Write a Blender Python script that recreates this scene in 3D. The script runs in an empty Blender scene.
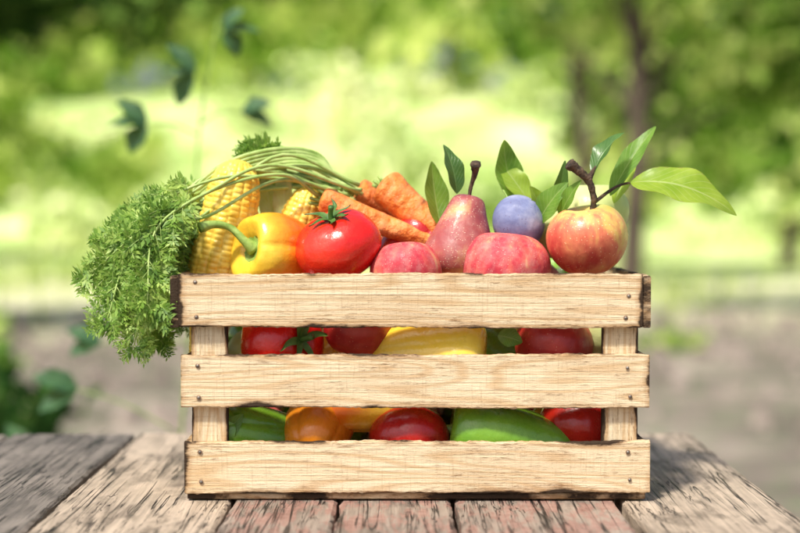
import bpy, math, random
import numpy as np
from mathutils import Vector, Matrix, Euler
random.seed(5); rng=np.random.default_rng(5)
scene=bpy.context.scene
PI=math.pi
# ------------------------------------------------------------ mesh helpers
class MB:
    def __init__(s): s.v=[];s.f=[];s.m=[];s.uv=[];s.sm=[];s.n=0
    def add(s,v,f,mi=0,uv=None,smooth=True):
        v=np.asarray(v,dtype=float).reshape(-1,3)
        s.v.append(v)
        s.uv.append(np.zeros((len(v),2)) if uv is None else np.asarray(uv,dtype=float))
        if isinstance(f,np.ndarray): f=(f+s.n).tolist()
        else: f=[[i+s.n for i in q] for q in f]
        s.f+=f; s.m+=[mi]*len(f); s.sm+=[smooth]*len(f); s.n+=len(v)
    def obj(s,name,mats,loc=(0,0,0),rot=(0,0,0),parent=None,scale=(1,1,1)):
        me=bpy.data.meshes.new(name)
        V=np.concatenate(s.v); me.from_pydata(V.tolist(),[],s.f)
        for m in mats: me.materials.append(m)
        me.polygons.foreach_set('material_index',s.m)
        me.polygons.foreach_set('use_smooth',s.sm)
        uvl=me.uv_layers.new(name='UVMap')
        li=np.zeros(len(me.loops),dtype=np.int32); me.loops.foreach_get('vertex_index',li)
        U=np.concatenate(s.uv)[li]; uvl.data.foreach_set('uv',U.ravel())
        me.update()
        o=bpy.data.objects.new(name,me); scene.collection.objects.link(o)
        o.location=loc
        o.rotation_euler=rot
        o.scale=scale
        if parent is not None: o.parent=parent
        return o
def empty(name,loc=(0,0,0)):
    e=bpy.data.objects.new(name,None); e.empty_display_size=.05; e.location=loc
    scene.collection.objects.link(e); return e
def catmull(P,n):
    P=np.asarray(P,dtype=float); m=len(P)
    Q=np.vstack([2*P[0]-P[1],P,2*P[-1]-P[-2]]); out=[]
    for k in range(n):
        u=k/(n-1)*(m-1); i=min(int(u),m-2); t=u-i
        a,b,c,d=Q[i],Q[i+1],Q[i+2],Q[i+3]
        out.append(.5*((2*b)+(c-a)*t+(2*a-5*b+4*c-d)*t*t+(3*b-a-3*c+d)*t**3))
    return np.array(out)
def tube(mb,pts,rad,sides=8,n=16,mi=0,noise=0,raw=False):
    C=np.asarray(pts,float) if raw else catmull(pts,n); n=len(C)
    R=np.interp(np.linspace(0,1,n),np.linspace(0,1,len(rad)),rad)
    T=np.gradient(C,axis=0); T/=np.linalg.norm(T,axis=1)[:,None]+1e-12
    up=np.array([0,0,1.]) if abs(T[0][2])<.9 else np.array([1.,0,0])
    V=[];F=[]
    for i in range(n):
        a=np.cross(T[i],up); a/=np.linalg.norm(a)+1e-12; b=np.cross(a,T[i]); up=b
        for j in range(sides):
            ph=2*PI*j/sides; r=R[i]*(1+noise*rng.uniform(-1,1))
            V.append(C[i]+r*(math.cos(ph)*a+math.sin(ph)*b))
    for i in range(n-1):
        for j in range(sides):
            F.append([i*sides+j,i*sides+(j+1)%sides,(i+1)*sides+(j+1)%sides,(i+1)*sides+j])
    F.append(list(range(sides))[::-1]); F.append([(n-1)*sides+j for j in range(sides)])
    mb.add(V,F,mi)
def spin(mb,fn,nu=72,nv=44,mi=0):
    V=[fn(0.0,0.0)]
    for i in range(1,nv):
        for j in range(nu): V.append(fn(i/nv,2*PI*j/nu))
    V.append(fn(1.0,0.0)); F=[]
    for j in range(nu): F.append([0,1+j,1+(j+1)%nu])
    for i in range(nv-2):
        for j in range(nu):
            a=1+i*nu
            F.append([a+j,a+nu+j,a+nu+(j+1)%nu,a+(j+1)%nu])
    a=1+(nv-2)*nu
    for j in range(nu): F.append([a+j,len(V)-1,a+(j+1)%nu])
    mb.add(V,F,mi)
def leaf(mb,base,tip,width,normal,arc=0.0,fold=.25,mi=0,wave=.0,nu=16,nv=8,shape=.85):
    b=np.array(base,float); t_=np.array(tip,float); nrm=np.array(normal,float)
    d=t_-b; L=np.linalg.norm(d); d/=L; nrm-=d*nrm.dot(d); nrm/=np.linalg.norm(nrm)+1e-9
    s=np.cross(d,nrm); V=[];U=[];F=[]; ph=random.uniform(0,6); tw=random.uniform(-.35,.35)
    for i in range(nu+1):
        t=i/nu; w=width/2*(math.sin(PI*t**shape)**.85 if 0<t<1 else 0)+.0006*(width>.004)
        c=b+d*L*t+nrm*arc*4*t*(1-t)
        s_=s*math.cos(tw*t)+nrm*math.sin(tw*t)
        for j in range(nv+1):
            v=-1+2*j/nv
            V.append(c+s_*w*v+nrm*(fold*abs(v)*w+wave*w*math.sin(t*14+ph+v*2)*abs(v))); U.append((t,v*.5+.5))
    for i in range(nu):
        for j in range(nv):
            a=i*(nv+1)+j; F.append([a,a+1,a+nv+2,a+nv+1])
    mb.add(V,F,mi,U)
# ------------------------------------------------------------ material helpers
def newmat(name):
    m=bpy.data.materials.new(name); m.use_nodes=True; nt=m.node_tree
    return m,nt,nt.nodes['Principled BSDF'],nt.nodes['Material Output']
def N(nt,t,ins=None,**kw):
    n=nt.nodes.new(t)
    for k,v in kw.items(): setattr(n,k,v)
    if ins:
        for k,v in ins.items():
            if hasattr(v,'is_output') : nt.links.new(v,n.inputs[k])
            else: n.inputs[k].default_value=v
    return n
def ramp(nt,fac,stops,interp='LINEAR'):
    r=nt.nodes.new('ShaderNodeValToRGB'); r.color_ramp.interpolation=interp
    e=r.color_ramp.elements
    while len(e)<len(stops): e.new(.5)
    for x,(p,c) in zip(e,stops): x.position=p; x.color=(c[0],c[1],c[2],1) if hasattr(c,'__len__') else (c,c,c,1)
    nt.links.new(fac,r.inputs[0]); return r.outputs[0]
def math_(nt,op,a,b=0.0,clamp=False):
    n=N(nt,'ShaderNodeMath',{0:a,1:b},operation=op); n.use_clamp=clamp; return n.outputs[0]
def mrange(nt,v,a,b,c=0.,d=1.): return N(nt,'ShaderNodeMapRange',{0:v,1:a,2:b,3:c,4:d}).outputs[0]
def mixc(nt,f,a,b,mode='MIX'):
    n=nt.nodes.new('ShaderNodeMix'); n.data_type='RGBA'; n.blend_type=mode
    for k,v in ((0,f),(6,a),(7,b)):
        if hasattr(v,'is_output'): nt.links.new(v,n.inputs[k])
        elif k==0: n.inputs[0].default_value=v
        else: n.inputs[k].default_value=(v[0],v[1],v[2],1)
    return n.outputs[2]
def vmap(nt,src,scale,loc=(0,0,0)):
    return N(nt,'ShaderNodeMapping',{0:src,'Scale':scale,'Location':loc}).outputs[0]
def noise(nt,vec,scale,detail=4,rough=.55,dist=0):
    return N(nt,'ShaderNodeTexNoise',{'Vector':vec,'Scale':scale,'Detail':detail,'Roughness':rough,'Distortion':dist}).outputs[0]

def fruit_mat(name,stops,nscale=(1,1,1),ns=25,grad=(0,0,0),gk=0,rough=.3,coat=.2,sss=0,speck=None,speck_s=350,bump=.02,dirt=0,speck_t=.12,blotch=.2):
    m,nt,b,o=newmat(name)
    tc=N(nt,'ShaderNodeTexCoord').outputs['Object']
    rnd=N(nt,'ShaderNodeObjectInfo').outputs['Random']
    off=N(nt,'ShaderNodeVectorMath',{0:tc,1:math_(nt,'MULTIPLY',rnd,.7)},operation='ADD').outputs[0]
    f=noise(nt,vmap(nt,off,nscale),ns,5,.6,.3)
    if gk:
        dt=N(nt,'ShaderNodeVectorMath',{0:tc,1:grad},operation='DOT_PRODUCT').outputs['Value']
        f=math_(nt,'ADD',f,math_(nt,'MULTIPLY',dt,gk))
    c=ramp(nt,f,stops)
    bl=noise(nt,off,38,4,.6)
    c=mixc(nt,mrange(nt,bl,.3,.75,0.,blotch),c,tuple(x*.45 for x in stops[-1][1]))
    if speck is not None:
        vo=N(nt,'ShaderNodeTexVoronoi',{'Vector':tc,'Scale':speck_s})
        s=math_(nt,'LESS_THAN',vo.outputs['Distance'],speck_t)
        s=math_(nt,'MULTIPLY',s,math_(nt,'GREATER_THAN',noise(nt,tc,60,2),.47))
        c=mixc(nt,math_(nt,'MULTIPLY',s,.6),c,speck)
    if dirt:
        c=mixc(nt,math_(nt,'MULTIPLY',ramp(nt,noise(nt,tc,70,6,.7),[(.45,0.),(.7,1.)]),dirt),c,(.75,.72,.62))
    nt.links.new(c,b.inputs['Base Color'])
    fr=noise(nt,tc,60,4,.7)
    r=mrange(nt,fr,.3,.7,rough*.7,rough*1.6)
    nt.links.new(r,b.inputs['Roughness'])
    b.inputs['Coat Weight'].default_value=coat*.75; b.inputs['Coat Roughness'].default_value=.12
    h=math_(nt,'ADD',noise(nt,tc,120,4,.6),math_(nt,'MULTIPLY',noise(nt,tc,28,2,.5),3.5))
    bp=N(nt,'ShaderNodeBump',{'Height':h,'Strength':.6,'Distance':bump*.05})
    nt.links.new(bp.outputs[0],b.inputs['Normal']); nt.links.new(bp.outputs[0],b.inputs['Coat Normal'])
    return m
def leaf_mat(name,c1,c2,vein,trans=.4,rough=.4):
    m,nt,b,o=newmat(name)
    tc=N(nt,'ShaderNodeTexCoord'); uv=N(nt,'ShaderNodeSeparateXYZ',{0:tc.outputs['UV']})
    f=noise(nt,tc.outputs['Object'],45,5,.6)
    c=ramp(nt,f,[(.35,c1),(.65,c2)])
    av=math_(nt,'ABSOLUTE',math_(nt,'SUBTRACT',uv.outputs[1],.5))
    ph=math_(nt,'SUBTRACT',math_(nt,'MULTIPLY',uv.outputs[0],62),math_(nt,'MULTIPLY',av,34))
    sv=math_(nt,'SINE',ph); ve=mrange(nt,sv,.86,1.,0.,.55)
    mr=mrange(nt,av,.012,.035,1.,0.)
    vf=math_(nt,'MAXIMUM',ve,mr)
    c=mixc(nt,math_(nt,'MULTIPLY',vf,.6),c,vein)
    rim=math_(nt,'ADD',av,math_(nt,'MULTIPLY',noise(nt,tc.outputs['Object'],180,4),.12))
    c=mixc(nt,mrange(nt,rim,.545,.57,0.,.7),c,(.25,.15,.05))
    nt.links.new(c,b.inputs['Base Color']); b.inputs['Roughness'].default_value=rough
    bp=N(nt,'ShaderNodeBump',{'Height':math_(nt,'SUBTRACT',noise(nt,tc.outputs['Object'],160,3),vf),'Strength':.4,'Distance':.0008})
    nt.links.new(bp.outputs[0],b.inputs['Normal'])
    t=N(nt,'ShaderNodeBsdfTranslucent',{'Color':mixc(nt,.5,c,(.45,.6,.05))})
    mx=N(nt,'ShaderNodeMixShader',{0:trans,1:b.outputs[0],2:t.outputs[0]})
    nt.links.new(mx.outputs[0],o.inputs[0]); return m
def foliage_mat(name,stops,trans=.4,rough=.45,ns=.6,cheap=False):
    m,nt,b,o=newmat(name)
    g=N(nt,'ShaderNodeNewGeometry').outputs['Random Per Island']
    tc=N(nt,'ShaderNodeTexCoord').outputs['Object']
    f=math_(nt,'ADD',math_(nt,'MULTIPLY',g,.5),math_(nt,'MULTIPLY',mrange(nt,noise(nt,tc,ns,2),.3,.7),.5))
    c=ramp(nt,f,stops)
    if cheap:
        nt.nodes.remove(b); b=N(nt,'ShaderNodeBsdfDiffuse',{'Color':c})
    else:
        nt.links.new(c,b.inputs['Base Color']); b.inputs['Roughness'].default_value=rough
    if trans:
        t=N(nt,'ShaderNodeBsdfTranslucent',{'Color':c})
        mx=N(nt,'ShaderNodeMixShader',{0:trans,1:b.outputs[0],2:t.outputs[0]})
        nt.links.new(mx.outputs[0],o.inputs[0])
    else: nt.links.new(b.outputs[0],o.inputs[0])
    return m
def simple_mat(name,c1,c2,ns=80,rough=.6,bump=.5,bd=.001,scale=(1,1,1)):
    m,nt,b,o=newmat(name); tc=N(nt,'ShaderNodeTexCoord').outputs['Object']
    f=noise(nt,vmap(nt,tc,scale),ns,5,.6)
    nt.links.new(ramp(nt,f,[(.35,c1),(.65,c2)]),b.inputs['Base Color']); b.inputs['Roughness'].default_value=rough
    nt.links.new(N(nt,'ShaderNodeBump',{'Height':f,'Strength':bump,'Distance':bd}).outputs[0],b.inputs['Normal']); return m

def crate_mat():
    m,nt,b,o=newmat('pine_slat'); T=N(nt,'ShaderNodeTexCoord'); tc=T.outputs['Object']
    rnd=N(nt,'ShaderNodeObjectInfo').outputs['Random']
    off=N(nt,'ShaderNodeCombineXYZ',{0:math_(nt,'MULTIPLY',rnd,9.),1:math_(nt,'MULTIPLY',rnd,3.),2:math_(nt,'MULTIPLY',rnd,5.)}).outputs[0]
    v=N(nt,'ShaderNodeVectorMath',{0:tc,1:off},operation='ADD').outputs[0]
    warp=noise(nt,vmap(nt,v,(1.7,5,17)),1,2,.4)
    band=math_(nt,'SINE',math_(nt,'MULTIPLY',warp,120.))
    band=mrange(nt,band,.1,1.,0.,1.)
    fine=noise(nt,vmap(nt,v,(3.5,200,480)),1,6,.7)
    big=noise(nt,vmap(nt,v,(7,7,20)),1,5,.62)
    c=ramp(nt,fine,[(.3,(.50,.33,.17)),(.44,(.82,.66,.43)),(.7,(.94,.82,.60))])
    c=mixc(nt,math_(nt,'MULTIPLY',band,.50),c,(.58,.34,.14))
    c=mixc(nt,mrange(nt,big,.46,.68,0.,.5),c,(.56,.38,.21))
    g=N(nt,'ShaderNodeSeparateXYZ',{0:T.outputs['Generated']})
    ez=math_(nt,'MULTIPLY',math_(nt,'ABSOLUTE',math_(nt,'SUBTRACT',g.outputs[2],.5)),2.)
    ex=math_(nt,'MULTIPLY',math_(nt,'ABSOLUTE',math_(nt,'SUBTRACT',g.outputs[0],.5)),2.)
    sp=noise(nt,vmap(nt,v,(45,300,420)),1,6,.78)
    spm=mrange(nt,math_(nt,'ADD',sp,math_(nt,'MULTIPLY',ez,.06)),.57,.66)
    c=mixc(nt,math_(nt,'MULTIPLY',spm,mrange(nt,big,.36,.58,.25,.9)),c,(.24,.13,.06))
    # vertical saw chatter
    saw=noise(nt,vmap(nt,v,(420,60,28)),1,3,.6)
    c=mixc(nt,mrange(nt,saw,.56,.70,0.,.28),c,(.45,.29,.15))
    nz=noise(nt,vmap(nt,v,(26,26,90)),1,6,.75)
    nb=noise(nt,vmap(nt,v,(12,11,11)),1,2)
    k=math_(nt,'ADD',math_(nt,'MULTIPLY',math_(nt,'SUBTRACT',nz,.5),.42),math_(nt,'MULTIPLY',math_(nt,'SUBTRACT',nb,.5),.85))
    e=math_(nt,'ADD',ez,k); x=math_(nt,'ADD',math_(nt,'ADD',math_(nt,'MULTIPLY',math_(nt,'SUBTRACT',ex,1.),7.),1.),k)
    ch=math_(nt,'MAXIMUM',e,x)
    tan=mrange(nt,ch,.73,.99); blk=mrange(nt,ch,.895,.98)
    c=mixc(nt,math_(nt,'MULTIPLY',tan,.68),c,(.36,.175,.062)); c=mixc(nt,math_(nt,'MULTIPLY',blk,.95),c,(.025,.015,.01))
    nt.links.new(c,b.inputs['Base Color']); b.inputs['Roughness'].default_value=.8
    b.inputs['Specular IOR Level'].default_value=.2
    h=math_(nt,'ADD',math_(nt,'ADD',fine,math_(nt,'MULTIPLY',sp,.9)),math_(nt,'MULTIPLY',saw,.4))
    nt.links.new(N(nt,'ShaderNodeBump',{'Height':h,'Strength':.8,'Distance':.0018}).outputs[0],b.inputs['Normal'])
    return m
def table_mat(name,paint,cA,cB,hi=1.45):
    m,nt,b,o=newmat(name); T=N(nt,'ShaderNodeTexCoord'); tc=T.outputs['Object']
    rnd=N(nt,'ShaderNodeObjectInfo').outputs['Random']
    v=N(nt,'ShaderNodeVectorMath',{0:tc,1:math_(nt,'MULTIPLY',rnd,7.)},operation='ADD').outputs[0]
    fine=noise(nt,vmap(nt,v,(7,210,210)),1,8,.75,.2)
    warp=noise(nt,vmap(nt,v,(2.0,13,13)),1,3)
    band=math_(nt,'SINE',math_(nt,'MULTIPLY',warp,75.))
    c=ramp(nt,fine,[(.3,cA),(.5,cB),(.72,tuple(min(1,x*hi) for x in cB))])
    c=mixc(nt,mrange(nt,band,0.,1.,0.,.45),c,tuple(x*.5 for x in cA))
    big=noise(nt,vmap(nt,v,(6,12,12)),1,5,.65)
    c=mixc(nt,mrange(nt,big,.42,.60,0.,.6),c,tuple(min(1,x*hi) for x in cB))
    c=mixc(nt,mrange(nt,noise(nt,vmap(nt,v,(9,22,22),(3,1,0)),1,5,.7),.53,.66,0.,.6),c,tuple(x*.4 for x in cA))
    def crack(sc,wd,lo):
        q=noise(nt,vmap(nt,v,sc),1,4,.55,.5)
        r_=mrange(nt,math_(nt,'ABSOLUTE',math_(nt,'SUBTRACT',q,.48)),0.,wd,1.,0.)
        return math_(nt,'MULTIPLY',r_,mrange(nt,noise(nt,vmap(nt,v,(4,18,18),(sc[0],0,0)),1,2),lo,lo+.05))
    cr=math_(nt,'MAXIMUM',crack((1.6,60,60),.016,.43),crack((5,120,120),.012,.49))
    if paint>0:
        pn=noise(nt,vmap(nt,v,(16,60,60)),1,7,.75)
        pm=mrange(nt,pn,.50-paint*.04,.56-paint*.04,0.,.6)
        pc=ramp(nt,noise(nt,v,90,4,.7),[(.35,(.30,.11,.085)),(.65,(.50,.28,.23))])
        c=mixc(nt,pm,c,pc)
    c=mixc(nt,cr,c,(.012,.009,.007))
    nt.links.new(c,b.inputs['Base Color'])
    nt.links.new(mrange(nt,fine,.3,.7,.42,.8),b.inputs['Roughness'])
    h=math_(nt,'SUBTRACT',math_(nt,'ADD',fine,math_(nt,'MULTIPLY',big,.5)),math_(nt,'MULTIPLY',cr,2.))
    nt.links.new(N(nt,'ShaderNodeBump',{'Height':h,'Strength':.9,'Distance':.004}).outputs[0],b.inputs['Normal'])
    return m
def board(name,L,H,T,loc,rot,parent,mat,jit=.0006,seg=60,ch=.0012):
    """plank, length X, thickness Y, height Z, chamfered, hand-sawn long edges"""
    h=H/2;t=T/2
    cs=[(-t,-h+ch),(-t+ch,-h),(t-ch,-h),(t,-h+ch),(t,h-ch),(t-ch,h),(-t+ch,h),(-t,h-ch)]
    V=[];F=[]
    def walk():
        a=np.cumsum(rng.normal(0,1,seg+1)); a-=np.linspace(a[0],a[-1],seg+1); return a/(abs(a).max()+1e-6)
    lo=walk(); hi=walk()
    for i in range(seg+1):
        x=-L/2+L*i/seg
        for (y,z) in cs:
            V.append((x,y,z+(hi[i] if z>0 else lo[i])*jit+rng.normal(0,.22)*jit))
    n=8
    for i in range(seg):
        for j in range(n):
            F.append([i*n+j,(i+1)*n+j,(i+1)*n+(j+1)%n,i*n+(j+1)%n])
    F.append(list(range(n))); F.append([seg*n+j for j in range(n)][::-1])
    mb=MB(); mb.add(V,F,0,smooth=False)
    return mb.obj(name,[mat],loc,rot,parent)

# ------------------------------------------------------------ camera, light, world
cam=bpy.data.cameras.new('camera'); co=bpy.data.objects.new('camera',cam); scene.collection.objects.link(co)
co.location=(0,-1.5,.295); co.rotation_euler=(math.radians(90-2.23),0,0)
cam.lens=67.5; cam.sensor_width=36; cam.clip_end=1000; cam.clip_start=.02
cam.dof.use_dof=True; cam.dof.focus_distance=1.535; cam.dof.aperture_fstop=2.5
scene.camera=co
S=Vector((-.36,-.54,1.0)).normalized()
sl=bpy.data.lights.new('sun','SUN'); sl.energy=5.0; sl.angle=math.radians(6); sl.color=(1,.945,.83)
so=bpy.data.objects.new('sun',sl); scene.collection.objects.link(so); so.rotation_euler=S.to_track_quat('Z','Y').to_euler(); so.location=(-3,-3,6)
w=bpy.data.worlds.new('World'); scene.world=w; w.use_nodes=True; nt=w.node_tree
sk=nt.nodes.new('ShaderNodeTexSky'); sk.sky_type='NISHITA'; sk.sun_disc=False
sk.sun_elevation=math.asin(S.z); sk.sun_rotation=math.atan2(S.x,S.y); sk.dust_density=4.5
bg=nt.nodes['Background']; bg.inputs[1].default_value=.145; nt.links.new(sk.outputs[0],bg.inputs[0])
scene.view_settings.view_transform='Standard'; scene.view_settings.look='None'; scene.view_settings.exposure=0

# ------------------------------------------------------------ crate
M_crate=crate_mat()
M_nail=simple_mat('nail_steel',(.12,.11,.10),(.3,.28,.25),300,.45)
M_nail.node_tree.nodes['Principled BSDF'].inputs['Metallic'].default_value=.7
M_hole=simple_mat('nail_scorch',(.14,.08,.05),(.34,.22,.13),500,.8)
crate=empty('wooden_crate',(0,0,0))
D=.30; TH=.009
def slat(nm,x0,x1,z0,z1,y,tilt=0):
    return board(nm,x1-x0,z1-z0,TH,((x0+x1)/2,y,(z0+z1)/2),(0,tilt,0),crate,M_crate,jit=.0015,seg=150)
slat('front_slat_top',-.222,.243,.176,.229,-.001+TH/2,math.radians(.1))
slat('front_slat_middle',-.220,.2505,.095,.1475,TH/2,math.radians(.0))
slat('front_slat_bottom',-.217,.2515,.008,.0605,TH/2,math.radians(-.1))
for nm,z0,z1 in (('top',.176,.229),('middle',.095,.147),('bottom',.008,.060)):
    slat('back_slat_'+nm,-.222,.245,z0,z1,D-TH/2)
R90=math.radians(90)
for nm,z0,z1 in (('top',.175,.227),('middle',.096,.146),('bottom',.009,.059)):
    e0=.001 if nm=='top' else TH+.001
    xl=-.2265 if nm=='top' else -.2145
    xr=.2475 if nm=='top' else .2465
    for sx,tag in ((xl,'left'),(xr,'right')):
        board('side_slat_%s_%s'%(tag,nm),D-2*e0,z1-z0,.008,(sx,D/2,(z0+z1)/2),(0,0,R90),crate,M_crate)
for px in (-.1925,.2225):
    for py in (TH+.007,D-TH-.007):
        board('corner_post',.216,.036,.012,(px,py,.1155),(0,R90,0),crate,M_crate,seg=24,jit=.0004)
for k in range(6):
    board('base_board',.462,.044,.006,(.0165,.026+k*.0495,.0045),(R90,0,0),crate,M_crate,seg=40)
mb=MB(); mb2=MB()
def disc(mb,c,r,d,n=14,dep=.0008):
    V=[(c[0]+r*math.cos(2*PI*j/n),c[1]-d,c[2]+r*math.sin(2*PI*j/n)) for j in range(n)]+[(c[0]+r*.9*math.cos(2*PI*j/n),c[1]-d-dep,c[2]+r*.9*math.sin(2*PI*j/n)) for j in range(n)]
    F=[[j,(j+1)%n,n+(j+1)%n,n+j] for j in range(n)]+[[n+j for j in range(n)]]
    mb.add(V,F,0)
for (x,z) in ((-.205,.221),(-.204,.186),(.229,.207),(.226,.185),(-.203,.137),(-.202,.105),(.228,.135),(.231,.106),(-.201,.050),(-.200,.02),(.229,.05),(.231,.022)):
    disc(mb2,(x,0,z),random.uniform(.0019,.0025),.0002+.001,dep=.0002); disc(mb,(x,0,z),.0014,.0005+.001,dep=.0003)
mb.obj('nails',[M_nail],parent=crate); mb2.obj('nail_holes',[M_hole],parent=crate)

# ------------------------------------------------------------ table
table=empty('wooden_table',(0,0,0))
TM=[table_mat('old_plank_grey',0,(.11,.09,.075),(.32,.27,.225)),
    table_mat('old_plank_brown',0,(.16,.12,.088),(.43,.345,.265),1.6),
    table_mat('old_plank_painted',.9,(.12,.095,.08),(.31,.25,.205)),
    table_mat('old_plank_dark',0,(.075,.062,.053),(.21,.18,.155))]
edges=[(-1.13,-.97,3),(-.965,-.80,0),(-.795,-.665,1),(-.66,-.512,0),(-.507,-.347,3),(-.342,-.173,1),(-.167,-.063,2),(-.060,.050,2),(.057,.216,2),(.223,.383,1)]
for i,(a,b_,mi) in enumerate(edges):
    y0=-.42+rng.uniform(-.006,.006); y1=.455+rng.uniform(-.008,.008)
    board('plank_%d'%(i+1),y1-y0,b_-a,.034,((a+b_)/2,(y0+y1)/2,-.017-rng.uniform(0,.0012)),(R90,0,R90),table,TM[mi],jit=.0024,seg=90,ch=.003)
for x in (-1.0,.27):
    for y in (-.3,.35):
        board('leg',.70,.07,.07,(x,y,-.395),(0,R90,0),table,TM[0],seg=20)
for y in (-.3,.35): board('apron_long',1.30,.09,.03,(-.365,y+(.052 if y<0 else -.052),-.0815),(0,0,0),table,TM[0],seg=20)
for x in (-1.0,.27): board('apron_short',.50,.09,.03,(x,.025,-.0815),(0,0,R90),table,TM[0],seg=20)

# ------------------------------------------------------------ produce materials
red=fruit_mat('tomato_skin',[(.3,(.70,.045,.012)),(.55,(.72,.014,.008)),(.8,(.58,.008,.006))],ns=12,rough=.22,coat=.5,speck=(.9,.3,.1),speck_s=700,speck_t=.1)
redp=fruit_mat('red_pepper_skin',[(.3,(.66,.03,.012)),(.7,(.42,.008,.010))],ns=12,rough=.24,coat=.45)
dred=fruit_mat('dark_red_skin',[(.3,(.56,.05,.03)),(.7,(.32,.010,.015))],ns=26,rough=.34,coat=.2,speck=(.7,.35,.2),speck_s=260)
pink=fruit_mat('pink_apple_skin',[(.28,(.80,.42,.20)),(.40,(.74,.14,.11)),(.55,(.62,.05,.07)),(.75,(.44,.018,.045))],nscale=(1.2,1.2,.5),ns=50,rough=.55,coat=.02,speck=(.9,.6,.5),speck_s=420,speck_t=.16,dirt=.2)
applem=fruit_mat('apple_skin',[(.30,(.56,.58,.12)),(.45,(.78,.50,.14)),(.60,(.72,.20,.10)),(.82,(.52,.05,.04))],nscale=(1.0,1.0,.45),ns=48,grad=(-.1,-.9,-.45),gk=5,rough=.4,coat=.15,speck=(.9,.8,.5),speck_s=300,speck_t=.15)
gapple=fruit_mat('green_apple_skin',[(.3,(.46,.56,.18)),(.7,(.66,.70,.32))],ns=15,rough=.42,coat=.1,speck=(.85,.85,.6),speck_s=300,blotch=.12)
pearm=fruit_mat('pear_skin',[(.12,(.46,.46,.12)),(.26,(.52,.30,.14)),(.38,(.42,.10,.09)),(.66,(.24,.04,.06))],ns=30,grad=(.9,-.3,.1),gk=5.0,rough=.45,coat=.08,speck=(.8,.7,.5),speck_s=420,speck_t=.2,dirt=.12)
plumm=fruit_mat('plum_skin',[(.3,(.09,.10,.24)),(.48,(.19,.22,.40)),(.70,(.38,.40,.56))],ns=35,rough=.62,coat=0,speck=(.09,.04,.08),speck_s=240,speck_t=.13,blotch=.1)
carrotm=fruit_mat('carrot_skin',[(.3,(.66,.15,.025)),(.5,(.82,.23,.035)),(.72,(.86,.34,.09))],nscale=(1,1,4),ns=30,rough=.55,coat=.02,bump=.15,dirt=.12,blotch=.1)
yel=fruit_mat('yellow_pepper_skin',[(.3,(.88,.58,.03)),(.7,(.92,.68,.09))],ns=9,rough=.25,coat=.4,blotch=.06)
ory=fruit_mat('orange_yellow_pepper_skin',[(.22,(.90,.60,.05)),(.38,(.90,.42,.025)),(.58,(.84,.18,.012))],ns=9,grad=(.15,.3,-1.),gk=9,rough=.24,coat=.45,blotch=.05)
org=fruit_mat('orange_pepper_skin',[(.3,(.90,.36,.02)),(.7,(.80,.18,.012))],ns=9,rough=.25,coat=.4,blotch=.08)
grn=fruit_mat('green_pepper_skin',[(.3,(.09,.27,.015)),(.7,(.25,.46,.04))],ns=12,rough=.24,coat=.45)
cornm=fruit_mat('corn_kernels',[(.3,(.90,.54,.05)),(.55,(.94,.66,.10)),(.8,(.95,.78,.28))],ns=60,rough=.36,coat=.15,blotch=.04)
stemg=simple_mat('green_stem',(.16,.28,.04),(.34,.48,.12),90,.45)
sepal=simple_mat('sepal_green',(.035,.10,.015),(.09,.19,.03),90,.5)
twig=simple_mat('woody_twig',(.03,.02,.013),(.14,.085,.05),160,.85,1.,.004)
Lmid=leaf_mat('leaf_mid',(.09,.23,.025),(.19,.37,.045),(.42,.56,.18),.4)
Llight=leaf_mat('leaf_light',(.27,.45,.03),(.43,.59,.07),(.62,.74,.28),.5)
Ldark=leaf_mat('leaf_dark',(.035,.11,.025),(.075,.18,.04),(.20,.34,.12),.25,.32)
husk=leaf_mat('corn_husk',(.50,.58,.22),(.62,.68,.34),(.75,.8,.5),.4)

# ------------------------------------------------------------ produce builders
def pome(R,H,dt=.16,db=.10,lobes=5,la=.02,taper=.10,seed=0):
    r=np.random.default_rng(seed); a=r.uniform(0,6,4); k=r.uniform(.012,.03,3)
    def fn(t,ph):
        th=PI*t; s=math.sin(th)**.92; c=math.cos(th)
        rad=s*(1-taper*(.5-.5*c)) ; g=math.exp(-(s/.30)**2)
        z=H*c-(dt*g if c>0 else -db*g)
        rad*=1+la*math.cos(lobes*ph+a[0])*(.4+.6*abs(c))+k[0]*math.cos(ph+a[1])+k[1]*math.cos(2*ph+a[2])+k[2]*math.cos(3*ph+a[3]+2*c)
        z+=.03*math.cos(ph+a[3])*s
        return (R*rad*math.cos(ph),R*rad*math.sin(ph),R*z)
    return fn
def prof(P,R,L,lobes=0,la=0,bend=(0,0),seed=0,crease=False,n=61,rings=0,ra=0):
    C=catmull(P,n); r=np.random.default_rng(seed); a=r.uniform(0,6,4); k=r.uniform(.015,.035,3)
    def fn(t,ph):
        u=t*(n-1); i=min(int(u),n-2); f=u-i; rr,z=C[i]*(1-f)+C[i+1]*f; rr=max(rr,0)
        m=1+k[0]*math.cos(ph+a[0])+k[1]*math.cos(2*ph+a[1]+z)+.015*math.sin(5*z+ph+a[3])
        if lobes:
            if crease: m*=1-la*(1-(abs(math.cos(lobes/2*ph+a[2]+.25*z))+.02)**.55)
            else: m*=1+la*math.cos(lobes*ph+a[2])
        if rings: m*=1+ra*(math.sin(z*rings+2*math.sin(ph+z*3))*math.sin(z*rings*.37+ph*2+a[3]))
        return (R*rr*m*math.cos(ph)+bend[0]*z*z,R*rr*m*math.sin(ph)+bend[1]*z*z,L*z)
    return fn
def aim(d,roll=0):
    return (Vector(d).to_track_quat('Z','Y')@Euler((0,0,roll)).to_quaternion()).to_euler()
sd=[10]
def nxt(): sd[0]+=1; return sd[0]
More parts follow.
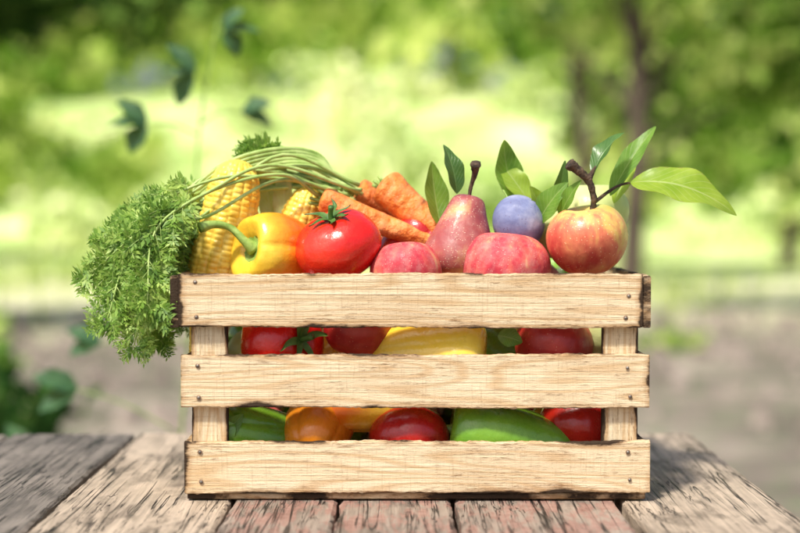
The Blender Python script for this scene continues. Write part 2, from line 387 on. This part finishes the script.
def tomato(loc,R,d=(0,0,1),mat=None,H=.80,cal=True,roll=0,name='tomato',lobes=6):
    mb=MB(); spin(mb,pome(R,H,.14,.06,lobes,.022,.03,nxt()))
    if cal:
        zt=R*(H-.15)
        for k in range(6):
            a=2*PI*k/6+random.uniform(-.2,.2); L=R*random.uniform(.55,.75); c,s=math.cos(a),math.sin(a)
            pts=[(0,zt+.001),(L*.35,R*(H*.93)+.0012),(L*.7,R*(H*.9)+.003),(L,R*(H*.9)+random.uniform(.003,.010))]
            P=catmull(pts,9); V=[];F=[]
            wv=[.9,1,1.05,1,.85,.7,.5,.28,.06]; w0=R*.085
            for i,(r_,z_) in enumerate(P):
                sw=a+.12*math.sin(i*.6+k)
                for v,dz in ((-1,.0012),(0,0),(1,.0012)):
                    V.append((r_*math.cos(sw)-v*w0*wv[i]*s,r_*math.sin(sw)+v*w0*wv[i]*c,z_+dz))
            for i in range(8):
                for j in range(2): q=i*3+j; F.append([q,q+3,q+4,q+1])
            mb.add(V,F,1)
        tube(mb,[(0,0,zt-.001),(.001,.001,zt+R*.18),(.004,.002,zt+R*.36)],[R*.07,R*.055,R*.07],8,8,1)
    return mb.obj(name,[mat or red,sepal],loc,aim(d,roll))
def apple(loc,R,d=(0,0,1),mat=None,roll=0,name='apple',stem=True,H=.86,lobes=5):
    mb=MB(); spin(mb,pome(R,H,.22,.14,lobes,.018,.14,nxt()))
    if stem: tube(mb,[(0,0,R*(H-.26)),(.001,0,R*H),(.003,.001,R*(H+.2))],[.0013,.0012,.0018],7,8,1)
    return mb.obj(name,[mat or pink,twig],loc,aim(d,roll))
PEP=[(0,.66),(.22,.68),(.48,.86),(.78,.93),(.97,.66),(1,.2),(.94,-.3),(.80,-.72),(.52,-.98),(.2,-1.0),(0,-.92)]
PEPL=[(0,.90),(.25,.91),(.6,.98),(.9,.86),(1,.55),(.93,.1),(.8,-.35),(.58,-.75),(.3,-.95),(0,-1.0)]
def pepper(loc,R,L,d,mat,long=False,stem=None,roll=0,bend=(0,0),name='bell_pepper'):
    mb=MB(); spin(mb,prof(PEPL if long else PEP,R,L,3 if long else 4,.13 if not long else .10,bend,nxt(),True),96,60)
    z0=L*(.9 if long else .66)
    b0=(bend[0]*.8,bend[1]*.8)
    V=[];F=[];n=20
    for i,rr in enumerate((0.,.2,.36)):
        for j in range(n):
            a=2*PI*j/n; r_=R*rr*(1+.12*math.cos(5*a)*(i==2)); V.append((b0[0]+r_*math.cos(a),b0[1]+r_*math.sin(a),z0+.0025+(.0,.0,L*.05)[i]*(0 if long else 1)))
    for i in range(2):
        for j in range(n): F.append([i*n+j,(i+1)*n+j,(i+1)*n+(j+1)%n,i*n+(j+1)%n])
    mb.add(V,F,1)
    st=stem or [(0,0,0),(.002,0,.012),(.006,.002,.024)]
    tube(mb,[(b0[0]+p[0],b0[1]+p[1],z0+.001+p[2]) for p in st],[.0085,.0045,.0038,.0042,.0058],10,18,1,.06)
    return mb.obj(name,[mat,stemg],loc,aim(d,roll))
CAR=[(0,1.),(.45,1.0),(.85,.97),(1,.88),(.93,.6),(.8,.1),(.62,-.4),(.40,-.75),(.16,-.93),(0,-1.)]
def carrot(p0,p1,R,name='carrot'):
    p0=Vector(p0);p1=Vector(p1); d=p0-p1; L=d.length/2
    mb=MB(); spin(mb,prof(CAR,R,L,0,0,(.004,.003),nxt(),rings=38,ra=.010),48,150)
    for k in range(4):
        a=k*1.6; tube(mb,[(.003*math.cos(a),.003*math.sin(a),L*.98),(.006*math.cos(a),.006*math.sin(a),L+.012)],[.0025,.0015],6,4,1)
    return mb.obj(name,[carrotm,stemg],(p0+p1)/2,aim(d))
def corn(p0,p1,R,name='corn_cob'):
    p0=Vector(p0);p1=Vector(p1); d=p1-p0; L=d.length
    K=int(L/.0060); rows=16
    rj=np.random.default_rng(nxt()).normal(0,1,(rows+1,K+3))
    def fn(t,ph):
        e=min(1,(1-(abs(t-.5)*2)**6)) ; rr=R*max(0,e)**.5*(1-.22*t)
        ri=int(ph/(2*PI)*rows)%rows; o=(ri%2)*.5
        q=K*t+o+.25*math.sin(ri*2.3); ki=int(q)
        a=abs(math.sin(ph*rows/2)); b=abs(math.sin(PI*q))
        h=(a**.4)*(b**.4)
        rr=max(0,rr-(.0020*(1-h)-.0004*rj[ri][ki])*(1 if .02<t<.98 else 0))
        return (rr*math.cos(ph),rr*math.sin(ph),L*t)
    mb=MB(); spin(mb,lambda t,ph: fn(1-t,ph),rows*8,K*6)
    return mb.obj(name,[cornm],p0,aim(d))

# ---- top layer
apple((.196,.062,.262),.0455,(-.12,-.15,1),applem,name='apple',stem=False,H=.84)
apple((.110,.068,.229),.051,(.1,.15,1),pink,stem=False,H=.84)
apple((.007,.062,.226),.0415,(-.1,.2,1),pink,stem=False,H=.86)
tomato((-.064,.064,.256),.046,(-.28,-.42,1),H=.76)
pepper((-.130,.085,.247),.042,.041,(-.85,-.62,.18),ory,roll=.5,stem=[(0,0,0),(.001,.008,.012),(-.002,.022,.024),(-.006,.026,.040),(-.012,.022,.056)])
PEAR=[(0,.93),(.18,.94),(.42,.84),(.58,.50),(.76,.12),(.97,-.32),(1.0,-.6),(.85,-.88),(.45,-1.0),(.15,-.96),(0,-.92)]
mb=MB(); spin(mb,prof(PEAR,.0385,.045,0,0,(.004,0),3))
tube(mb,[(.002,0,.038),(.000,.0,.052),(-.006,-.001,.066),(-.013,0,.076)],[.0022,.002,.0032,.0062],8,14,1,.14)
tube(mb,[(-.006,-.001,.066),(.003,0,.075),(.008,0,.070)],[.0028,.0022,.0034],7,6,1,.12)
mb.obj('pear',[pearm,twig],(.066,.087,.267),aim((.18,.0,1)))
mb=MB(); spin(mb,lambda t,ph:(.0275*math.sin(PI*t)*math.cos(ph)*(1-.035*math.exp(-(ph-PI)**2*12)),.0275*math.sin(PI*t)*math.sin(ph),.0295*math.cos(PI*t)))
tube(mb,[(0,0,.027),(-.006,0,.034),(-.014,0,.037)],[.001,.0009,.0014],6,6,1)
mb.obj('plum',[plumm,stemg],(.126,.095,.280),aim((-.45,0,1)))
apple((.209,.138,.288),.042,(0,0,1),gapple,name='green_apple')
apple((.163,.150,.272),.040,(.2,0,1),gapple,name='green_apple')
carrot((-.086,.125,.302),(.055,.118,.250),.0155)
carrot((-.018,.150,.318),(.062,.118,.256),.0215)
carrot((-.050,.170,.312),(.05,.19,.262),.016)
pepper((.012,.150,.246),.037,.042,(.5,-.1,.6),redp)
corn((-.208,.112,.165),(-.172,.115,.347),.036)
corn((-.145,.150,.165),(-.098,.150,.318),.028)
corn((-.205,.10,.11),(-.200,.045,.20),.022)
# ---- behind gap 1
tomato((-.123,.058,.156),.047,(.62,-.72,.12),lobes=5,H=.82)
tomato((-.045,.062,.170),.037,(.3,.2,1),dred,cal=False,name='apple',H=.86)
pepper((.028,.056,.139),.043,.062,(1,-.1,-.06),yel,True,name='bell_pepper')
apple((.160,.056,.152),.043,(.2,.3,1),dred,H=.86,stem=False)
apple((.212,.085,.166),.036,(.2,.3,1),gapple,name='green_apple')
# ---- behind gap 2
pepper((-.150,.055,.060),.031,.044,(-1,-.25,.2),grn,stem=[(0,0,0),(.004,.003,.012),(.012,.002,.02)])
pepper((-.160,.038,.066),.013,.036,(-.6,-.1,.35),grn,True,name='chili_pepper')
pepper((-.087,.060,.064),.036,.038,(.2,.6,.4),org)
pepper((-.036,.075,.092),.034,.050,(1,.2,.1),ory)
tomato((.010,.058,.055),.043,(.1,.3,1),redp,cal=False)
pepper((.118,.052,.054),.041,.068,(-1,0,.18),grn,True,name='bell_pepper')
tomato((.190,.074,.066),.046,(.1,.3,1),redp,cal=False)
# ---- fill of the box
kinds=[lambda p:tomato(p,.041),lambda p:apple(p,.041),lambda p:apple(p,.040,mat=gapple,name='green_apple'),lambda p:pepper(p,.038,.042,(random.uniform(-1,1),.3,.4),grn),lambda p:pepper(p,.038,.04,(random.uniform(-1,1),.3,.6),yel)]
for iz,z in enumerate((.052,.130)):
    for ix,x in enumerate((-.165,-.08,.008,.096,.18)):
        for y in (.150,.238):
            kinds[(ix*2+iz+int(y*10))%5]((x+.01*iz,y,z))
for ix,x in enumerate((-.17,-.085,.005,.095,.185)):
    kinds[(ix*3+1)%5]((x,.242,.205))
for x in (-.02,.065,.14): kinds[int(x*50)%3]((x,.165,.205))

# ---- leaves and twigs
mb=MB()
tube(mb,[(.200,.060,.292),(.201,.058,.305),(.196,.056,.322),(.184,.054,.334),(.174,.052,.341)],[.0030,.0032,.0040,.0048,.0064],10,26,0,.18)
tube(mb,[(.195,.057,.322),(.200,.058,.333),(.204,.06,.338)],[.003,.0022,.0015],7,8,0,.1)
tube(mb,[(.201,.060,.300),(.218,.072,.312),(.234,.08,.320),(.250,.08,.322)],[.002,.0018,.0014,.001],7,12,0,.08)
mb.obj('apple_twig',[twig])
def lf(name,base,tip,w,n,arc,mat,fold=.3,wave=.12,shape=.85):
    m_=MB(); leaf(m_,base,tip,w,n,arc,fold,0,wave,24,10,shape); return m_.obj(name,[mat])
lf('apple_leaf',(.200,.058,.330),(.236,.075,.374),.024,(-.6,-.5,.5),.006,Ldark,.45)
lf('apple_leaf',(.222,.085,.308),(.273,.105,.382),.022,(-.5,-.9,.3),.006,Lmid,.35)
lf('apple_leaf',(.228,.100,.300),(.256,.13,.350),.018,(-.3,-.9,.3),.004,Llight,.35)
lf('apple_leaf',(.242,.080,.322),(.350,.060,.287),.052,(.1,-.75,.65),.018,Llight,.16,.12)
lf('apple_leaf',(.128,.125,.300),(.112,.115,.368),.030,(.3,-1,.2),-.010,Lmid,.3)
lf('apple_leaf',(.140,.120,.300),(.108,.135,.345),.024,(.3,-1,.2),.003,Llight,.3)
lf('apple_leaf',(.146,.090,.278),(.176,.075,.322),.026,(-.3,-.8,.4),.006,Lmid,.3)
lf('apple_leaf',(.168,.075,.285),(.188,.055,.324),.018,(-.4,-.7,.4),.004,Lmid,.3)
lf('apple_leaf',(.164,.105,.29),(.174,.085,.345),.015,(.2,-.8,.4),.004,Ldark,.3)
lf('apple_leaf',(.150,.110,.285),(.137,.085,.318),.020,(.2,-.8,.4),.004,Llight,.3)
lf('pear_leaf',(.060,.088,.310),(.046,.095,.362),.024,(.5,-.8,.2),.005,Ldark,.35)
lf('pear_leaf',(.044,.110,.275),(.034,.115,.345),.026,(.4,-.9,.2),-.004,Lmid,.4)
for k,(b_,t_) in enumerate((((-.13,.145,.27),(-.128,.14,.345)),((-.14,.15,.27),(-.150,.15,.335)),((-.11,.17,.27),(-.080,.17,.325)),((-.22,.14,.22),(-.222,.16,.30)))):
    lf('corn_husk',b_,t_,.022,(.2*k-.3,-1,.2),-.006,husk,.25)
for b_,t_ in (((.10,.03,.165),(.125,.028,.158)),((.085,.03,.07),(.10,.03,.10)),((-.19,.03,.05),(-.16,.025,.085)),((-.195,.03,.072),(-.168,.022,.058))):
    lf('pepper_leaf',b_,t_,.02,(0,-1,.4),.003,Lmid)

# ------------------------------------------------------------ carrot greens
M_ct=foliage_mat('carrot_leaf',[(.15,(.10,.22,.03)),(.5,(.24,.42,.06)),(.85,(.48,.64,.15))],.4,.5,30)
M_cs=simple_mat('carrot_stalk',(.26,.40,.08),(.46,.58,.20),60,.5)
mb=MB()
DV=[]
def diamond(c,d,s,L,W):
    DV.append((c,c+d*L*.5+s*W*.5,c+d*L,c+d*L*.5-s*W*.5))
def frond(path,start=.4,Lp=.045,n=16):
    C=catmull(path,n*2); T=np.gradient(C,axis=0); T/=np.linalg.norm(T,axis=1)[:,None]
    tube(mb,C,[.0025,.0019,.0007],6,mi=1,raw=True)
    nn_=len(C); i0=int(nn_*start)
    ax=rng.normal(0,.5,3)+np.array([.2,-1,.35])
    for i in range(i0,nn_):
        u=(i/nn_-start)/(1-start); l=Lp*(math.sin(PI*min(1,u*.85+.15))**.7+.1)*random.uniform(.8,1.15)
        for sgn in (-1,1):
            s=np.cross(T[i],ax+rng.normal(0,.15,3)); s/=np.linalg.norm(s)+1e-9
            d=T[i]*.75+s*sgn*.8+rng.normal(0,.14,3); d/=np.linalg.norm(d)
            p=C[i].copy(); m=7
            q=[p+d*l*k/m+np.array([0,0,-.35*l])*(k/m)**2 for k in range(m+1)]
            tube(mb,np.array(q),[.0007,.0003],3,mi=1,raw=True)
            for k in range(1,m+1):
                ll=.0125*(1-.5*k/m)*random.uniform(.75,1.2)
                nr=np.cross(d,s)+rng.normal(0,.25,3)
                e=np.cross(d,nr); e/=np.linalg.norm(e)+1e-9
                for g in (-1,1):
                    dd=d*.65+e*g*.75+rng.normal(0,.12,3); dd/=np.linalg.norm(dd)
                    ss=np.cross(dd,nr); ss/=np.linalg.norm(ss)+1e-9
                    for an in (-.55,0,.55):
                        d3=dd*math.cos(an)+ss*math.sin(an); s3=ss*math.cos(an)-dd*math.sin(an)
                        diamond(q[k]+dd*ll*.3*(an==0),d3,s3,ll*(.75 if an else 1.),ll*.30)
for k in range(25):
    s0=np.array([random.uniform(-.09,-.03),random.uniform(.12,.17),random.uniform(.300,.322)])
    ex=random.uniform(-.308,-.232); ez=random.uniform(.14,.235); ey=random.uniform(-.01,.20)
    if ex<-.275: ez=max(ez,.180)
    my=.5*(s0[1]+ey)
    path=[s0,(-.125+random.uniform(-.01,.01),my+.03,.346+random.uniform(-.03,.008)),(-.20+random.uniform(-.01,.01),my,.315+random.uniform(-.03,.016)),
          ((-.20+ex)/2-.022,my*.5+ey*.5,(.31+ez)/2+.018),(ex,ey,ez)]
    frond(path,.58,.034,15)
for (a,b_) in (((-.27,.08,.280),(-.308,.06,.262)),((-.26,.12,.295),(-.295,.12,.285)),((-.265,.02,.27),(-.318,.02,.225))):
    frond([(-.07,.14,.31),(-.14,.13,.335),(-.21,.12,.315),a,b_],.66,.026,14)
for k in range(3):
    path=[(-.06,.15,.32),(-.10,.15,.345),(-.13-.012*k,.14+.02*k,.362+.004*k),(-.155-.01*k,.14,.350)]
    frond(path,.72,.016,9)
for k in range(6):
    tube(mb,[(-.05-.004*k,.15,.315),(-.09,.14+.006*k,.338+.003*k),(-.14,.13,.338+.004*k),(-.20,.12,.316+.004*k),(-.25,.1,.28)],[.0034,.003,.0026,.0016],7,24,1)
DV=np.array(DV).reshape(-1,3); F=np.arange(len(DV)).reshape(-1,4)
mb.add(DV,F,0,smooth=False)
mb.obj('carrot_greens',[M_ct,M_cs])

# ------------------------------------------------------------ background garden
GZ=-.75
def hz(y):  # added rise, shaped to face the sun so the meadow looks bright
    t=np.clip((np.asarray(y,float)-24)/48,0,1); return 6.6*t*t*(3-2*t)
def ground_mat():
    m,nt,b,o=newmat('garden_ground'); tc=N(nt,'ShaderNodeTexCoord').outputs['Object']
    s=N(nt,'ShaderNodeSeparateXYZ',{0:tc})
    n1=noise(nt,tc,.35,4,.6); n2=noise(nt,tc,1.3,6,.65); n3=noise(nt,tc,7,6,.7); n4=noise(nt,vmap(nt,tc,(.35,.22,.3)),1,4,.6)
    soil=ramp(nt,n2,[(.3,(.09,.07,.058)),(.5,(.20,.165,.135)),(.7,(.40,.34,.28))])
    dry=ramp(nt,n2,[(.3,(.38,.40,.22)),(.5,(.66,.64,.42)),(.7,(.88,.84,.64))])
    grass=ramp(nt,n4,[(.3,(.24,.40,.09)),(.50,(.54,.68,.24)),(.66,(.86,.88,.50))])
    soil=mixc(nt,mrange(nt,n3,.50,.60,0.,.6),soil,(.10,.17,.06))
    yy=math_(nt,'ADD',s.outputs[1],math_(nt,'MULTIPLY',math_(nt,'SUBTRACT',n1,.5),12.))
    c=mixc(nt,mrange(nt,yy,9.5,14.5),soil,dry); c=mixc(nt,mrange(nt,yy,15.,27.),c,grass)
    nt.links.new(c,b.inputs['Base Color']); b.inputs['Roughness'].default_value=.95
    nt.links.new(N(nt,'ShaderNodeBump',{'Height':n3,'Strength':.8,'Distance':.05}).outputs[0],b.inputs['Normal']); return m
xs=np.concatenate([np.linspace(-300,-20,20),np.linspace(-19,19,80),np.linspace(20,300,20)])
ys=np.concatenate([np.linspace(-60,0,15),np.linspace(.5,30,75),np.linspace(32,90,30),np.linspace(100,500,10)])
nx=len(xs);ny=len(ys)
V=[(x,y,GZ+float(hz(y))+.05*math.sin(x*1.3+y*.7)*math.sin(y*1.1)*(1 if 3<y<40 else 0)) for x in xs for y in ys]
F=[[i*ny+j,(i+1)*ny+j,(i+1)*ny+j+1,i*ny+j+1] for i in range(nx-1) for j in range(ny-1)]
mb=MB(); mb.add(V,F); mb.obj('ground',[ground_mat()])

F_bright=foliage_mat('foliage_sunlit',[(.15,(.15,.30,.04)),(.45,(.50,.66,.14)),(.8,(.92,.93,.42))],.45,cheap=True)  # sun glow and haze are put into these leaf colours
F_pale=foliage_mat('foliage_pale',[(.15,(.28,.42,.12)),(.45,(.68,.78,.34)),(.8,(.95,.95,.60))],0,.45,.22,True)  # lightened leaf colours stand in for bright, hazy light
F_mid=foliage_mat('foliage_mid',[(.15,(.045,.12,.018)),(.45,(.24,.44,.055)),(.72,(.84,.93,.34))],.45,cheap=True)  # brightest stop paints bokeh highlights into single leaves
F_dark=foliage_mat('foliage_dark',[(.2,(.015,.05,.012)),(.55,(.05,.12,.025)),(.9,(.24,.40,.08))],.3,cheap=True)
bark=simple_mat('bark',(.06,.045,.035),(.15,.11,.08),8,.9,.8,.02,(1,1,.3))
def leafcloud(mb,C,size,mi):
    n=len(C); a=rng.normal(size=(n,3)); a/=np.linalg.norm(a,axis=1)[:,None]
    b=np.cross(a,rng.normal(size=(n,3))); b/=np.linalg.norm(b,axis=1)[:,None]
    L=(size*rng.uniform(.6,1.4,n))[:,None]
    V=np.stack([C-a*L*.5,C+b*L*.32,C+a*L*.5,C-b*L*.32],axis=1).reshape(-1,3)
    mb.add(V,np.arange(n*4).reshape(-1,4),mi,smooth=False)
def crown_pts(ells,n,clump,spread):
    w=np.array([e[3]*e[4]*e[5] for e in ells]); w=w/w.sum(); cc=[]
    for e,ww in zip(ells,w):
        k=max(3,int(clump*ww)); d=rng.normal(size=(k,3)); d/=np.linalg.norm(d,axis=1)[:,None]
        r=rng.uniform(.2,1.,k)[:,None]**.5
        c=np.array(e[:3])+d*r*np.array(e[3:6]); cc.append(c)
    cc=np.concatenate(cc); idx=rng.integers(0,len(cc),n)
    return cc[idx]+rng.normal(size=(n,3))*spread*rng.uniform(.5,1.5,(n,1)),cc
def tree(name,x,y,h,tr,ells,n,clump,spread,size,mat,base=GZ,lean=0):
    P,cc=crown_pts(ells,n,clump,spread); mb=MB()
    T=[(x,y,base-.1),(x+lean*.3+.05,y,base+h*.35),(x+lean*.7-.04,y,base+h*.7),(x+lean,y,base+h)]
    tube(mb,T,[tr*1.3,tr,tr*.8,tr*.35],10,20,1,.05)
    TT=catmull(T,20)
    for c in cc[::max(1,len(cc)//14)]:
        i=int(np.clip((c[2]-base)/h*.7*19,5,18)); a=TT[i]
        m=(a+c)/2+np.array([0,0,.12*np.linalg.norm(c-a)])
        tube(mb,[a,m,c],[tr*.35,tr*.2,tr*.06],6,8,1)
    leafcloud(mb,P,size,0); return mb.obj(name,[mat,bark])
def bush(name,ells,n,clump,spread,size,mat):
    P,cc=crown_pts(ells,n,clump,spread); P=P[P[:,2]>GZ-.02]; mb=MB()
    for c in cc[::max(1,len(cc)//12)]:
        e=min(ells,key=lambda q:abs(q[0]-c[0])+abs(q[1]-c[1]))
        g=GZ+float(hz(e[1]))-.05
        tube(mb,[(c[0]*.3+e[0]*.7,c[1]*.3+e[1]*.7,g),((c[0]+e[0])/2,(c[1]+e[1])/2,(c[2]+g)/2),c],[.03,.02,.006],5,6,1)
    leafcloud(mb,P,size,0); return mb.obj(name,[mat,bark])
# far tree belt (one mass)
ell=[]
for k in range(26):
    x=-40+k*3.3+random.uniform(-1,1); y=66+random.uniform(-6,6); g=GZ+float(hz(y))
    h=2.4 if 4.5<x<10 else random.uniform(6,11)
    ell.append((x,y,g+h*.45,2.6,3.,h*.55))
P,cc=crown_pts(ell,17000,380,.8); mb=MB(); leafcloud(mb,P,1.0,0)
for e in ell: tube(mb,[(e[0],e[1],GZ+4),(e[0]+.2,e[1],e[2])],[.2,.12],8,6,1)
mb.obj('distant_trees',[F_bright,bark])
# sunlit bushes, scattered on the added sun-facing slope
ell=[]
for k in range(30):
    y=random.uniform(30,60); x=random.uniform(-.34,.34)*y; h=random.uniform(1.0,2.6)
    ell.append((x,y,GZ+float(hz(y))+h*.35,random.uniform(.8,1.9),1.2,h*.5))
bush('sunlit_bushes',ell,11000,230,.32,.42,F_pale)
# dark trees upper left
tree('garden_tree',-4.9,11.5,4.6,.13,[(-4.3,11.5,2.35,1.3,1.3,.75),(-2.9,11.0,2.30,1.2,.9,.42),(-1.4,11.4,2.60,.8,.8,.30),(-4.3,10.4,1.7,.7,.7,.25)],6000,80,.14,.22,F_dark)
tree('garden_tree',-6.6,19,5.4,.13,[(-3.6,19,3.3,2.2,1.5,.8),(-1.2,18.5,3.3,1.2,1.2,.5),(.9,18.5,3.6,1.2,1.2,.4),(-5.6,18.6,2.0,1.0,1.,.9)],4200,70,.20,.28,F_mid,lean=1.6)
# right-hand trees
tree('garden_tree',2.20,13.0,5.0,.10,[(2.7,13,2.7,1.3,1.2,.8),(3.6,13,1.7,.8,.9,.6),(1.4,13.4,2.4,.5,.8,.4)],3400,60,.14,.22,F_mid,lean=.15)
tree('garden_tree',2.42,18.5,5.4,.10,[(2.6,18.5,3.4,1.5,1.2,1.0),(4.2,19,2.0,1.2,1.0,.9),(2.8,18.8,1.3,.8,.7,.6)],3200,55,.17,.26,F_mid,lean=-.2)
tree('garden_tree',5.0,12.0,4.6,.11,[(4.4,12,1.9,.9,1.,.9),(4.1,11.8,.75,.6,.7,.45),(5.2,12,1.1,.9,1.,.7)],4000,70,.14,.20,F_mid)
tree('garden_tree',6.6,24.0,5.4,.12,[(6.2,24,1.6,2.0,1.2,1.3),(4.2,24,1.0,1.2,1.2,.7),(8.5,24,2.0,1.6,1.2,1.6)],4200,80,.2,.30,F_mid)
tree('garden_tree',-9.6,26.0,5.0,.14,[(-8.0,26,1.6,1.8,1.2,1.1),(-5.6,27,1.2,1.2,1.2,.5)],2600,60,.2,.30,F_bright)
bush('berry_bush',[(1.4,33,.1,1.2,1.,.6),(4.6,34,.2,1.6,1.,.8)],1400,40,.2,.3,F_mid)
bush('berry_bush',[(-4.6,10.4,.1,.6,.6,.75)],1200,50,.12,.15,F_mid)
# low plants
bush('vegetable_plant',[(-1.45,3.4,-.52,.28,.3,.22)],420,26,.06,.10,F_dark)
bush('vegetable_plant',[(-1.15,3.0,-.42,.20,.2,.28)],260,18,.05,.09,F_dark)
bush('vegetable_plant',[(-1.9,5.0,-.52,.35,.3,.25)],450,20,.07,.11,F_mid)
bush('vegetable_plant',[(-3.1,8.8,-.6,.5,.3,.2)],450,20,.07,.11,F_mid)
bush('vegetable_plant',[(2.0,9.6,-.70,.35,.3,.05)],160,14,.05,.08,F_mid)
# grass tufts (one mass)
n=24000; X=rng.uniform(-16,16,n); Y=12+34*rng.uniform(0,1,n)**.9; keep=(np.sin(X*.9)+np.sin(Y*.8+X*.3)+rng.normal(0,.6,n))>.1; X=X[keep];Y=Y[keep];n=len(X)
H=rng.uniform(.08,.34,n); an=rng.uniform(0,PI,n); dx=np.cos(an)*.03; dy=np.sin(an)*.03; lx=rng.normal(0,.08,n); ly=rng.normal(0,.08,n)
Z=GZ-.05+hz(Y)
V=np.stack([np.stack([X-dx,Y-dy,Z],1),np.stack([X+dx,Y+dy,Z],1),np.stack([X+lx,Y+ly,Z+.05+H],1)],1).reshape(-1,3)
mb=MB(); mb.add(V,np.arange(n*3).reshape(-1,3),0,smooth=False); mb.obj('grass',[F_bright])
# soil clods (one mass)
mb=MB()
for k in range(900):
    x=rng.uniform(-5,5.5); y=rng.uniform(4.5,13); r=rng.uniform(.02,.09)
    V=[(x+r*math.cos(a)*rng.uniform(.7,1.3),y+r*math.sin(a)*rng.uniform(.7,1.3),GZ-.03) for a in np.linspace(0,2*PI,7)[:-1]]+[(x+rng.uniform(-.3,.3)*r,y,GZ+r*1.1)]
    V+=[(v[0]*.6+x*.4,v[1]*.6+y*.4,GZ+r*.8) for v in V[:6]]
    F=[[j,(j+1)%6,7+(j+1)%6,7+j] for j in range(6)]+[[7+j,7+(j+1)%6,6] for j in range(6)]
    mb.add(V,F,0)
mb.obj('soil_clods',[simple_mat('clod',(.10,.08,.065),(.36,.30,.26),3,.95)])
# tall climbing weed just behind the table (left)
mb=MB(); Lb=leaf_mat('weed_leaf',(.02,.08,.035),(.05,.14,.05),(.12,.24,.11),.25,.6)
tube(mb,[(-.42,1.15,GZ-.02),(-.40,1.13,-.3),(-.36,1.1,.15),(-.345,1.08,.42),(-.31,1.08,.62)],[.004,.003,.002,.0014],7,30,1)
def wl(at,c,size,k=3):
    tube(mb,[at,((at[0]+c[0])/2,(at[1]+c[1])/2,(at[2]+c[2])/2+.01),c],[.0018,.0012],5,8,1)
    for j in range(k):
        a=(j-(k-1)/2)*1.0+random.uniform(-.2,.2); s=1 if c[0]>at[0] else -1
        d=np.array([s*math.cos(a),random.uniform(-.3,.3),math.sin(a)*.7-.05]); d/=np.linalg.norm(d)
        leaf(mb,c,np.array(c)+d*size*random.uniform(.8,1.2),size*.6,(random.uniform(-.3,.3),-.65,.8),.006,.25,0,.1,10,6)
wl((-.322,1.08,.57),(-.30,1.07,.595),.058,3); wl((-.335,1.08,.50),(-.35,1.06,.525),.06,3)
wl((-.345,1.08,.42),(-.43,1.05,.435),.062,3); wl((-.342,1.08,.44),(-.275,1.1,.460),.06,2)
wl((-.36,1.1,.15),(-.46,1.1,.20),.06,2); wl((-.37,1.1,.06),(-.52,1.1,.06),.07,2)
wl((-.39,1.12,-.1),(-.56,1.1,-.02),.08,2); wl((-.40,1.13,-.2),(-.66,1.15,-.16),.08,3); wl((-.40,1.13,-.3),(-.52,1.1,-.26),.08,3)
mb.obj('climbing_weed',[Lb,stemg])
